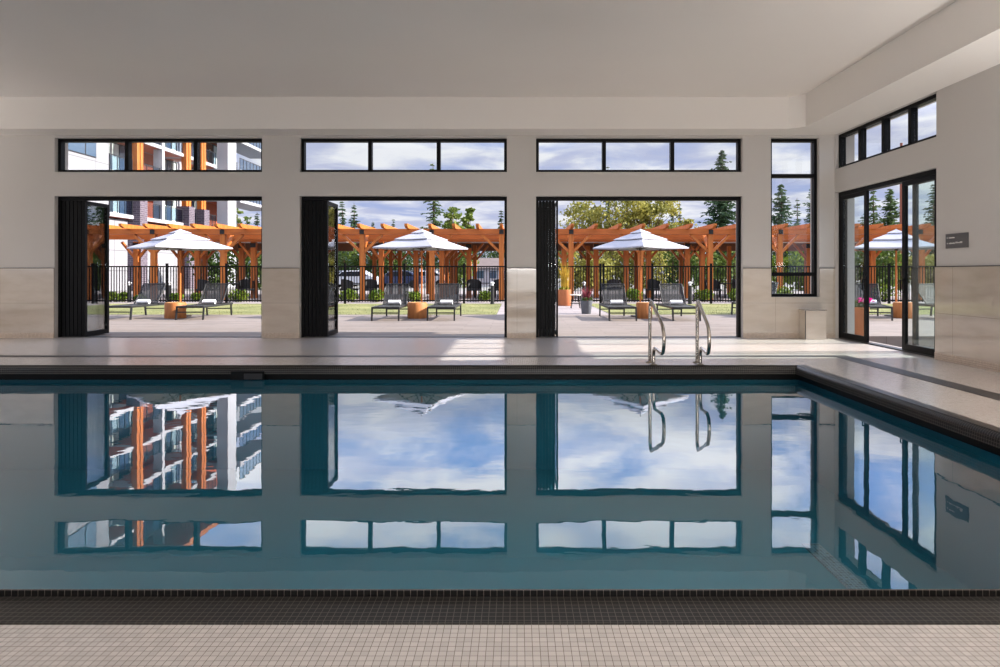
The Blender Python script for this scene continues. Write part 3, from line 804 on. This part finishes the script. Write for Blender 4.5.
# covered rear pergola, lower roof
cb = empty('covered_pergola',(0,33,-.02),'cedar canopy with a solid lined roof standing behind the long pergola','pergola')
for (xa,xb) in ((-18,-9.5),(-9.3,-.2),(1.2,11.0),(11.2,20)):
    MB().box(xa,xb,30.2,36.2,2.93,3.02).build('roof_panel',M['roofin'],cb)
    MB().box(xa,xb,30.0,30.19,2.72,3.03).build('front_beam',M['cedarx'],cb)
    MB().box(xa,xb,36.0,36.2,2.48,2.929).build('rear_beam',M['cedarroof'],cb)
back_posts = [(137,30.0),(181,31),(198,30.2),(205,33),(242,31),(254,30.2),(374.5,34),(381.5,30),(391,36),(400,36),(416,31),(428,36),(442,30.4),(447,32),(452,34),(456,36),(469,31),(475,34),
  (564,30.5),(588,34.5),(596,31),(626,31),(636,35),(648.5,31),(681,35),(687,30.5),(702,30.5),(729,35),(807.5,31),(816,33),(872,30.5),(921,30.5)]
for px,D in back_posts:
    x = Xat(px,D); w = .24 if D < 31.5 else .2
    o = MB().box(x-w/2,x+w/2,D-w/2,D+w/2,-.02,2.715).build('post',M['cedar'],cb,bevel=.012)
    if D < 31.5: MB().box(x-w/2-.01,x+w/2+.01,D-w/2-.02,D-w/2-.001,2.45,2.66).build('bracket',M['bracket'],o)
    for s in (-1,1): MB().bar((x+s*.1,D,1.95),(x+s*.72,D,2.70),.10,.13,up=(0,1,0)).build('brace',M['cedar'],o)

# outdoor dining chairs and tables under the pergola
def make_chair():
    r = empty('wicker_armchair',(0,0,0),'x','armchair','black wicker armchairs under the pergola')
    MB().box(-.28,.28,-.28,.28,.36,.44).build('seat',M['wicker'],r,bevel=.02)
    b = MB(); pts = []
    for k in range(13):
        a = PI*k/12; pts.append((.30*math.cos(a),.05+.28*math.sin(a)))
    for (xa,ya),(xb,yb) in zip(pts,pts[1:]):
        for s in (1,.88): b.quad((xa*s,ya*s,.42),(xb*s,yb*s,.42),(xb*s,yb*s,.72+.14*max(0,yb)/.33),(xa*s,ya*s,.72+.14*max(0,ya)/.33))
        b.quad((xa,ya,.72+.14*max(0,ya)/.33),(xb,yb,.72+.14*max(0,yb)/.33),(xb*.88,yb*.88,.72+.14*max(0,yb)/.33),(xa*.88,ya*.88,.72+.14*max(0,ya)/.33))
    b.build('backrest',M['wicker'],r)
    for sx in (-1,1):
        for sy in (-1,1): MB().bar((sx*.24,sy*.24,0),(sx*.23,sy*.23,.36),.04).build('leg',M['wicker'],r)
    return r
CH = make_chair()
for i,(px,D,rz,lab) in enumerate([(474,29.6,.2,'black wicker armchair left of the bollard, behind the right middle lounger'),(497,29.9,-.5,'black wicker armchair at the right edge of the middle doorway'),(370,29.6,.3,'black wicker armchair between the two left posts of the middle doorway'),
   (349,29.8,2.6,'black wicker armchair at the left of the middle doorway'),(655,29.8,.4,'black wicker armchair just right of the third umbrella pole'),(713,29.4,.0,'black wicker armchair at the right of the third doorway'),(740,30.4,.6,'black wicker armchair cut off by the right edge of the third doorway'),
   (206,29.5,2.8,'black wicker armchair behind the right lounger of the left doorway'),(247,29.8,.5,'black wicker armchair near the right edge of the left doorway'),(614,29.9,3.0,'black wicker armchair behind the lounger beside the grey planter')]):
    place(CH,i==0,(Xat(px,D),D,-.02),rz,lab,s=(1.15,1.15,1.1))
def make_table():
    r = empty('dining_table',(0,0,0),'x','table','dark tables under the pergola')
    MB().box(-.6,.6,-.4,.4,.70,.74).build('table_top',M['tablet'],r,bevel=.01)
    for sx in (-1,1):
        for sy in (-1,1): MB().box(sx*.52-.03,sx*.52+.03,sy*.32-.03,sy*.32+.03,0,.70).build('leg',M['wicker'],r)
    return r
TB = make_table()
for i,(px,D,lab) in enumerate([(485,31.5,'dark table between the armchairs at the right of the middle doorway'),(360,30.9,'dark table between the armchairs at the left of the middle doorway'),(732,30.9,'dark table behind the fence at the right of the third doorway'),(228,30.8,'dark table behind the fence at the right of the left doorway')]):
    place(TB,i==0,(Xat(px,D),D,-.02),.1,lab)
for i,(px,lab) in enumerate([(487,'light wooden side box behind the fence right of the middle umbrella'),]):
    pass

# ------------------------------------------------------------------ apartment building at left
BX = -26.0
ab = empty('apartment_building',(BX,46,0),'white apartment building with glass balconies and tall timber columns at left','building')
def DX(px): return F_PX*(-BX)/(VPX-px)
LV = [5.1+2.7*k for k in range(6)]      # slab tops: 5.1 .. 18.6
RT = 18.7
def B(name,mat,x0,x1,y0,y1,z0,z1,par=None,bevel=0): return MB().box(x0,x1,y0,y1,z0,z1).build(name,M[mat],par or ab,bevel=bevel)
# main bodies
B('wall','bgrey',-40,-28.0,36,58.5,-.05,RT)
nearw = B('wall','bwhite',-39.9,-26.0,29.0,39.6,-.051,RT-.2)
B('wall','bwhite',-27.999,-26.4,39.7,53.6,-.05,4.75)
endw = B('wall','bwplain',-26.05,-25.1,54.0,55.6,-.05,RT-.5)
# recess wall cladding: rust, curtain glass and white panels per bay and floor
segs = [(39.7,42.4,'w'),(42.5,45.9,'g'),(46.0,48.6,'r'),(48.8,51.0,'g'),(51.1,52.6,'w'),(52.7,54.4,'g'),(54.5,58.4,'r')]
for k in range(5):
    z0 = LV[k]+.01; z1 = LV[k+1]-.26
    for a,b,t in segs:
        if t == 'r': B('cladding','brust',-27.999,-27.95,a,b,z0,z1)
        elif t == 'w': B('cladding','bwplain',-27.999,-27.95,a,b,z0,z1)
        else:
            wdw = B('window','bframe',-27.999,-27.93,a,b,z0,z1)
            nn = 3
            for j in range(nn):
                ya = a+(b-a)*j/nn+.05; yb = a+(b-a)*(j+1)/nn-.05
                B('pane','bcurtain' if j%2==0 else 'bglass',-27.929,-27.91,ya,yb,z0+.08,z1-.08,wdw)
# near white block windows, on the lit face
for k in range(1,5):
    for a,b in ((35.9,38.4),(32.0,34.2)):
        zb = LV[k]+.5
        wdw = B('window','bframe',-25.999,-25.97,a,b,zb,zb+1.7)
        B('pane','bglass',-25.969,-25.95,a+.06,a+(b-a)*.58,zb+.06,zb+1.64,wdw); B('pane','bglass',-25.969,-25.95,a+(b-a)*.62,b-.06,zb+.06,zb+1.64,wdw)
# balcony slabs with soffits and railings
def balcony(y0,y1,z,x0=-27.94,x1=-26.0,soff='brust'):
    s = MB().box(x0,x1,y0,y1,z-.24,z).build('balcony_slab',M['bwplain'],ab)
    B('soffit',soff,x0+.1,x1-.12,y0+.05,y1-.05,z-.262,z-.2401,s)
    r = MB().box(x1-.10,x1-.05,y0+.02,y1-.02,z+1.02,z+1.07)
    n = max(2,round((y1-y0)/.75))
    for i in range(n+1):
        y = y0+.05+(y1-y0-.1)*i/n; r.box(x1-.095,x1-.055,y-.022,y+.022,z+.001,z+1.02)
    ro = r.build('railing',M['bframe'],ab)
    MB().box(x1-.08,x1-.07,y0+.06,y1-.06,z+.08,z+1.0).build('glass',M['railglass'],ro)
for z in LV[:5]:
    balcony(39.75,42.2,z); balcony(43.0,48.5,z); balcony(49.3,50.6,z); balcony(51.9,53.9,z); balcony(55.65,58.4,z,-27.94,-26.2)
for z in (7.8,10.5,13.2,15.9):
    balcony(56.0,64.0,z,-27.5,-24.9,'bgrey')
# end bay behind the white fin
B('wall','bwplain',-36,-27.51,58.51,60.5,-.05,17.0)
for z in (7.8,10.5,13.2):
    wdw = B('window','bframe',-27.999+.48,-27.45,56.2,60.0,z+.02,z+2.3)
    for j in range(3): B('pane','bcurtain' if j!=1 else 'bglass',-27.449,-27.43,56.3+j*1.22,57.4+j*1.22,z+.1,z+2.2,wdw)
# timber columns in pairs on brick piers
for y in (42.6,48.9,51.25):
    pr = B('pier','bbrick',-26.5,-25.55,y-.42,y+.42,-.05,6.4 if y > 45 else 7.6)
    for dy in (-.2,.2): MB().box(-26.2,-25.8,y+dy-.15,y+dy+.15,6.401 if y > 45 else 7.601,RT-.3).build('column',M['cedar'],ab,bevel=.01)
B('fin','bwplain',-26.6,-25.95,45.5,45.8,5.0,RT-.3)
# roof with timber fascia
rf = B('roof','bgrey',-40.2,-24.6,28.8,54.3,RT,RT+.25); B('fascia','cedar',-24.6,-24.5,28.8,54.3,RT-.15,RT+.3,rf); B('soffit','brust',-28,-24.7,39.7,54.2,RT-.06,RT-.001,rf)

# ------------------------------------------------------------------ trees
def conifer(px, ytop, D, wpx, label, mat='conif', sparse=1.0, zbase=1.0, n=26, name='conifer_tree'):
    rr = random.Random(int(px*13+D)); x = Xat(px,D); H = Zat(ytop,D); R = wpx*D/F_PX/2
    o = empty(name,(x,D,-.05),label,'tree','trees beyond the pergola')
    MB().tube([(x,D,-.05),(x+.1,D,H*.6),(x,D,H)],[.03*H**.9*.35+.06,.02*H*.35+.03,.02],7).build('trunk',M['trunk'],o,smooth=True)
    mb = MB(); lv = int((H-zbase)*4.2*sparse)
    for i in range(lv):
        t = (i+rr.uniform(-.5,.5))/lv; t = min(max(t,0),.995); z0 = zbase+(H-zbase)*t
        L = R*((1-t)**.8)*(.72+.38*math.sin(i*1.9+px))*rr.uniform(.85,1.2)+.15
        for b in range(7 if t < .85 else 5):
            a = rr.uniform(0,2*PI); l = L*rr.uniform(.55,1.1); d = Vector((math.cos(a),math.sin(a),0)); s_ = Vector((-d.y,d.x,0))
            z = z0+rr.uniform(-.35,.35)*(1-t); m = max(3,int(l/.28)); droop = rr.uniform(.05,.45)
            for k in range(m):
                f = (k+rr.uniform(.2,1))/m; p = Vector((x,D,z))+d*l*f+Vector((0,0,-droop*l*f+.15*l*f*f))
                for q in range(3):
                    u = (d*rr.uniform(.3,1)+s_*rr.uniform(-1,1)+Vector((0,0,rr.uniform(-.55,.15)))).normalized(); v = u.cross(Vector((rr.uniform(-1,1),rr.uniform(-1,1),rr.uniform(-.3,1)))).normalized()
                    g = rr.uniform(.2,.42)*(.6+.4*min(1,l)); mb.quad(p-u*g*.3,p+v*g*.28,p+u*g,p-v*g*.28)
    mb.build('needles',M[mat],o)
    return o
def broad(px, ytop, D, wpx, label, mat='leafg', zb=None, n=1400, leaf=.26, gap=.4, name='leafy_tree', lean=0):
    rr = random.Random(int(px*17+D)); x = Xat(px,D); H = Zat(ytop,D); R = wpx*D/F_PX/2; zb = zb if zb is not None else H*.3
    o = empty(name,(x,D,-.05),label,'tree','trees beyond the pergola')
    mb = MB(); tk = MB(); tk.tube([(x,D,-.05),(x+rr.uniform(-.2,.2),D,H*.4),(x+lean,D,H*.8)],[.035*H**.8,.02*H**.8,.03],7)
    nc = 46
    for k in range(nc):
        a = rr.uniform(0,2*PI); q = rr.random()**.5; t = rr.random(); zc = zb+(H-zb)*(.04+.90*t); wid = R*(1-.75*abs(t-.42)**1.3*1.6)
        c = (x+wid*q*.85*math.cos(a),D+wid*q*.85*math.sin(a),zc); r = R*rr.uniform(.14,.34)
        leaf_cloud(mb,c,(r*1.15,r*1.15,r*.8),n//nc,leaf*.8,rr,.2)
        if k % 2 == 0: tk.tube([(x,D,max(.5,zc*.55)),((x+c[0])/2,(D+c[1])/2,zc*.85),c],[.010*H**.8,.006*H**.8,.008],5)
    mb.build('foliage',M[mat],o); tk.build('trunk',M['trunk'],o)
    return o
conifer(342,200,75,22,'narrow conifer, left one of the pair left of the middle umbrella','conifd')
conifer(354,203,80,22,'conifer, right one of the pair left of the middle umbrella','conifd')
conifer(373,221,100,6,'tiny far conifer tip left of the middle umbrella','conifd',zbase=3)
conifer(393,219,100,7,'tiny far conifer tip above the pergola beside the middle umbrella','conifd',zbase=3)
conifer(433,163,70,48,'tall open-branched conifer rising behind the middle umbrella','conif',.8)
broad(452.5,204,66,30,'rounded green tree right of the tall conifer behind the middle umbrella','leafg',n=1900)
broad(469,206,70,22,'slim green tree right of the rounded one in the middle doorway','leafg',n=1500)
conifer(501,210,72,14,'dark conifer at the right edge of the middle doorway','conifd')
broad(582,198,60,58,'pale leafy tree at the left of the third doorway','leafy',n=2000,leaf=.2)
broad(617,190,56,80,'large yellow-green spring tree left of the third umbrella','leafy',n=5200,leaf=.2,lean=1)
broad(652,188,58,76,'large yellow-green spring tree right of the third umbrella','leafy',n=5000,leaf=.2,lean=-2)
broad(688,219,54,44,'low yellow-green tree above the pergola right of the third umbrella','leafy',n=1700,leaf=.2)
conifer(672.5,196,90,18,'thin bare conifer, left one of two behind the spring trees','conifd',.55)
conifer(679.5,194,90,14,'thin bare conifer, right one of two behind the spring trees','conifd',.5)
conifer(722,150,70,64,'tall dark conifer at the right of the third doorway, its top in the upper window','conifd',2.6)
conifer(608,166,90,10,'conifer whose tip shows in the upper window over the third doorway','conifd')
conifer(781,184,70,50,'dense conifer at the left of the corner window','conifd',2.0)
conifer(797,198,85,22,'thin conifer in the middle of the corner window','conifd',.7)
conifer(811,188,75,34,'dark conifer at the right of the corner window','conifd',1.1)
conifer(862,215,85,16,'small conifer behind the left glass of the sliding door','conifd')
conifer(873,184,75,34,'sparse tall conifer behind the sliding door opening','conif',.9)
conifer(890,188,64,46,'dense conifer behind the sliding door opening','conif',2.0)
conifer(933,184,72,34,'tall conifer behind the right glass of the sliding door','conifd',1.0)
broad(240,203,85,24,'green tree beside the far end of the apartment building','leafg',n=1400)
conifer(257,212,85,12,'conifer right of the apartment building','conifd')
# utility pole
x = Xat(901.3,60); up = empty('utility_pole',(x,60,-.05),'tall brown wooden utility pole behind the sliding door opening','pole')
MB().tube([(x,60,-.05),(x,60,Zat(143,60))],[.17,.12],10).build('shaft',M['polew'],up,smooth=True)
MB().box(x-.9,x+.9,59.85,59.95,Zat(146,60)-.9,Zat(146,60)-.78).build('crossarm',M['polew'],up)
# hedges and understory trees seen between the posts
def hedge(px0,px1,D,h,mat,label,name='hedge'):
    rr = random.Random(int(px0)); x0,x1 = Xat(px0,D),Xat(px1,D)
    o = empty(name,((x0+x1)/2,D,-.05),label,'hedge'); mb = MB(); n = max(2,int((x1-x0)/1.1))
    for k in range(n):
        x = x0+(x1-x0)*(k+.5)/n; hh = h*rr.uniform(.75,1.1)
        for z in (hh*.3,hh*.7): leaf_cloud(mb,(x+rr.uniform(-.4,.4),D+rr.uniform(-.6,.6),z),(1.0,.9,hh*.34),340,.15,rr,.5)
    mb.build('foliage',M[mat],o)
    st = MB()
    for k in range(n):
        x = x0+(x1-x0)*(k+.5)/n; st.tube([(x,D,-.05),(x,D,h*.6)],.06,5)
    st.build('stem',M['trunk'],o)
hedge(196,262,46,3.6,'hedge','dark green hedge behind the right part of the left doorway')
hedge(338,412,62,4.2,'hedge','dark green hedge far behind the left half of the middle doorway')
hedge(446,472,52,4.0,'leafg','mid-green hedge behind the right middle lounger')
hedge(488,512,75,4.6,'hedge','dark hedge behind the grey-roofed house')
hedge(558,612,44,2.9,'leafy','yellow-green hedge at the left of the third doorway')
hedge(604,668,50,4.6,'leafy','tall yellow-green hedge behind the third umbrella')
hedge(664,700,47,3.8,'hedge','dark green hedge behind the grab rails')
hedge(700,746,44,3.6,'leafg','green hedge at the right of the third doorway')
hedge(768,830,42.5,3.0,'shrub','bright green hedge behind the corner window')
hedge(838,892,44,3.3,'hedge','dark green hedge behind the sliding door, left part')
hedge(893,960,47.5,2.8,'leafy','yellow-green hedge behind the sliding door, right part')

hedge(150,340,92,7.4,'conifd','long dark belt of woodland far behind the left doorway',name='woodland')
hedge(330,520,95,6.6,'conifd','long dark belt of woodland far behind the middle doorway',name='woodland')
hedge(530,760,98,7.2,'hedge','long dark belt of woodland far behind the third doorway',name='woodland')
hedge(760,980,98,7.2,'hedge','long dark belt of woodland far behind the sliding door',name='woodland')
# parked cars beyond the pergola
def make_car(name,px,D,paint,label,rz=0):
    x = Xat(px,D); o = empty(name,(x,D,-.05),label,'car','parked cars beyond the pergola')
    sec = [(-2.2,.35),(-2.25,.62),(-2.1,.80),(-1.2,.92),(-.55,1.42),(.95,1.45),(1.75,1.0),(2.2,.92),(2.25,.5),(2.15,.32)]
    mb = MB(); mb.prism([(x+a,D-.85,b-.05) for a,b in sec],(0,1.7,0)); mb.build('body',paint,o,bevel=.06)
    g = MB(); win = [(-1.02,.98),(-.50,1.36),(.15,1.38),(.15,.98)]; win2 = [(.22,.98),(.22,1.38),(.88,1.38),(1.45,1.02)]
    for wq in (win,win2): g.prism([(x+a,D-.862,b-.05) for a,b in wq],(0,.01,0)); g.prism([(x+a,D+.852,b-.05) for a,b in wq],(0,.01,0))
    g.build('side_windows',M['carg'],o)
    for a in (-1.4,1.4):
        for s in (-1,1):
            MB().tube([(x+a,D+s*.70,.28),(x+a,D+s*.88,.28)],.32,18).build('wheel',M['tyre'],o)
make_car('parked_car',352,50,M['carw'],'white parked car beyond the pergola at the left of the middle doorway')
make_car('parked_car',398,53,M['carb'],'blue parked car beyond the pergola behind the left middle lounger')
make_car('parked_car',338,57,M['cars'],'silver parked car half hidden at the left edge of the middle doorway')
make_car('parked_car',425,56,M['carw'],'white parked car behind the middle umbrella pole')
# low house with grey roof
D = 62; x0,x1 = Xat(468,D),Xat(512,D)
h = empty('house',((x0+x1)/2,D+3,-.05),'low house with grey roof beyond the right half of the middle doorway','house')
MB().box(x0+.3,x1-.3,D,D+6,-.05,1.7).build('wall',M['hwall'],h)
MB().prism([(x0,D-.4,1.68),(x0,D+3,2.75),(x0,D+6.4,1.68)],(x1-x0,0,0)).build('roof',M['hroof'],h)
for k in range(3):
    xa = x0+.8+k*1.3; wdw = MB().box(xa,xa+.8,D-.03,D-.001,.6,1.45).build('window',M['bwplain'],h); MB().box(xa+.06,xa+.74,D-.045,D-.0301,.66,1.39).build('pane',M['bglass'],wdw)

# ------------------------------------------------------------------ light
SUN_E, SUN_A = math.radians(27.2), math.radians(-1.5)
sd = Vector((-math.cos(SUN_E)*math.cos(SUN_A), math.cos(SUN_E)*math.sin(SUN_A), -math.sin(SUN_E)))
sl = bpy.data.lights.new('sun','SUN'); sl.energy = 13.0; sl.angle = math.radians(.53); sl.color = (1,.93,.84)
so = bpy.data.objects.new('sun',sl); COL.objects.link(so); so.rotation_euler = sd.to_track_quat('-Z','Y').to_euler()
def area(name,loc,rot,sx,sy,power,color=(1,.98,.965)):
    l = bpy.data.lights.new(name,'AREA'); l.shape = 'RECTANGLE'; l.size = sx; l.size_y = sy; l.energy = power; l.color = color
    o = bpy.data.objects.new(name,l); COL.objects.link(o); o.location = loc; o.rotation_euler = rot; return o
for (a,b),pw in zip(rear_fill_w,(3,26,135)): area('rear_fill',((a+b)/2,YF-.5,1.9),(math.radians(90),0,0),b-a,3.2,pw)  # added fill behind the camera, strongest at right
for a,b in left_fill_w: area('left_fill',(XL-.5,(a+b)/2,1.9),(math.radians(90),0,math.radians(-90)),b-a,3.2,18)  # added fill from the unseen left side
for x,pw in ((-8,6),(-3,11),(2,17)):
    area('overhead_fill',(x,-2,CEIL-.02),(0,0,0),2.6,1.2,pw*.1); area('overhead_fill',(x,4,CEIL-.02),(0,0,0),2.6,1.2,pw)  # added overhead fill out of view, no fixtures
# added upward fill lights near the walls, without fixtures, to brighten the ceiling
area('upward_fill',(XR-.45,2.4,1.2),(0,math.radians(180+34),0),.3,6.4,330)
area('upward_fill',(XL+.35,7.0,1.6),(0,math.radians(180-30),0),.3,8,190)
area('upward_fill',(-.5,YF+.35,1.6),(math.radians(180-45),0,0),11,.3,330)

# sky with clouds
w = bpy.data.worlds.new('sky'); S.world = w; w.use_nodes = True; t = w.node_tree; t.nodes.clear()
def N(typ): return t.nodes.new('ShaderNode'+typ)
def L(a,b): t.links.new(a,b)
def mth(op,a,b=None,c=None):
    nd = N('Math'); nd.operation = op
    for i,x in enumerate((a,b,c)):
        if x is None: continue
        if isinstance(x,(int,float)): nd.inputs[i].default_value = x
        else: L(x,nd.inputs[i])
    return nd.outputs[0]
tc = N('TexCoord'); sx = N('SeparateXYZ'); L(tc.outputs['Generated'],sx.inputs[0])
z = mth('MAXIMUM',sx.outputs[2],0.0)
den = mth('ADD',z,.10)
cbn = N('CombineXYZ'); L(mth('DIVIDE',sx.outputs[0],den),cbn.inputs[0]); L(mth('DIVIDE',sx.outputs[1],den),cbn.inputs[1])
def noise(vec,scale,detail,rough=.55,off=(0,0,0)):
    mp = N('Mapping'); mp.inputs['Location'].default_value = off; L(vec,mp.inputs[0])
    nd = N('TexNoise'); nd.inputs['Scale'].default_value = scale; nd.inputs['Detail'].default_value = detail; nd.inputs['Roughness'].default_value = rough
    nd.inputs['Distortion'].default_value = .4; L(mp.outputs[0],nd.inputs['Vector']); return nd.outputs['Fac']
def rampf(f,a,b):
    nd = N('MapRange'); nd.interpolation_type = 'SMOOTHSTEP'; nd.inputs[1].default_value = a; nd.inputs[2].default_value = b; L(f,nd.inputs[0]); return nd.outputs[0]
def mixc(f,a,b):
    nd = N('Mix'); nd.data_type = 'RGBA'
    for s,x in ((nd.inputs[0],f),(nd.inputs[6],a),(nd.inputs[7],b)):
        if isinstance(x,(int,float)): s.default_value = x
        elif isinstance(x,tuple): s.default_value = (*x,1)
        else: L(x,s)
    return nd.outputs[2]
c1 = rampf(noise(cbn.outputs[0],1.5,9,.56,(3.1,1.7,0)),.34,.56)       # white cloud cover
c2 = rampf(noise(cbn.outputs[0],2.3,7,.52,(7.3,4.2,0)),.40,.64)        # grey-lilac undersides
up_ = rampf(z,.185,.30)
blue = mixc(up_,(.40,.48,.76),(.60,1.0,1.95))
white = mixc(up_,(.90,.91,.96),(2.5,2.5,2.6))
lil = mixc(up_,(.52,.56,.76),(1.6,1.72,2.2))
cl = mixc(c2,white,lil)
sky = mixc(c1,blue,cl)
gnd = mth('GREATER_THAN',sx.outputs[2],-.002)
fin = mixc(gnd,(.20,.19,.18),sky)
bg = N('Background'); L(fin,bg.inputs[0]); bg.inputs[1].default_value = 1.0
ow = N('OutputWorld'); L(bg.outputs[0],ow.inputs[0])

# ------------------------------------------------------------------ camera and view
cam = bpy.data.cameras.new('camera'); co = bpy.data.objects.new('camera',cam); COL.objects.link(co)
co.location = (0,0,EYE); co.rotation_euler = (math.radians(90),0,0)
cam.sensor_fit = 'HORIZONTAL'; cam.sensor_width = 36; cam.lens = F_PX/1000*36
cam.shift_x = -(VPX-500)/1000; cam.shift_y = -(333.5-VPY)/1000
cam.clip_start = .05; cam.clip_end = 1000
S.camera = co
S.view_settings.view_transform = 'Standard'; S.view_settings.look = 'None'; S.view_settings.exposure = 0.0; S.view_settings.gamma = 1.0
S.view_settings.use_curve_mapping = False
S.cycles.use_denoising = True
S.cycles.max_bounces = 10; S.cycles.transparent_max_bounces = 24; S.cycles.diffuse_bounces = 5; S.cycles.glossy_bounces = 5
S.cycles.caustics_reflective = False; S.cycles.caustics_refractive = False
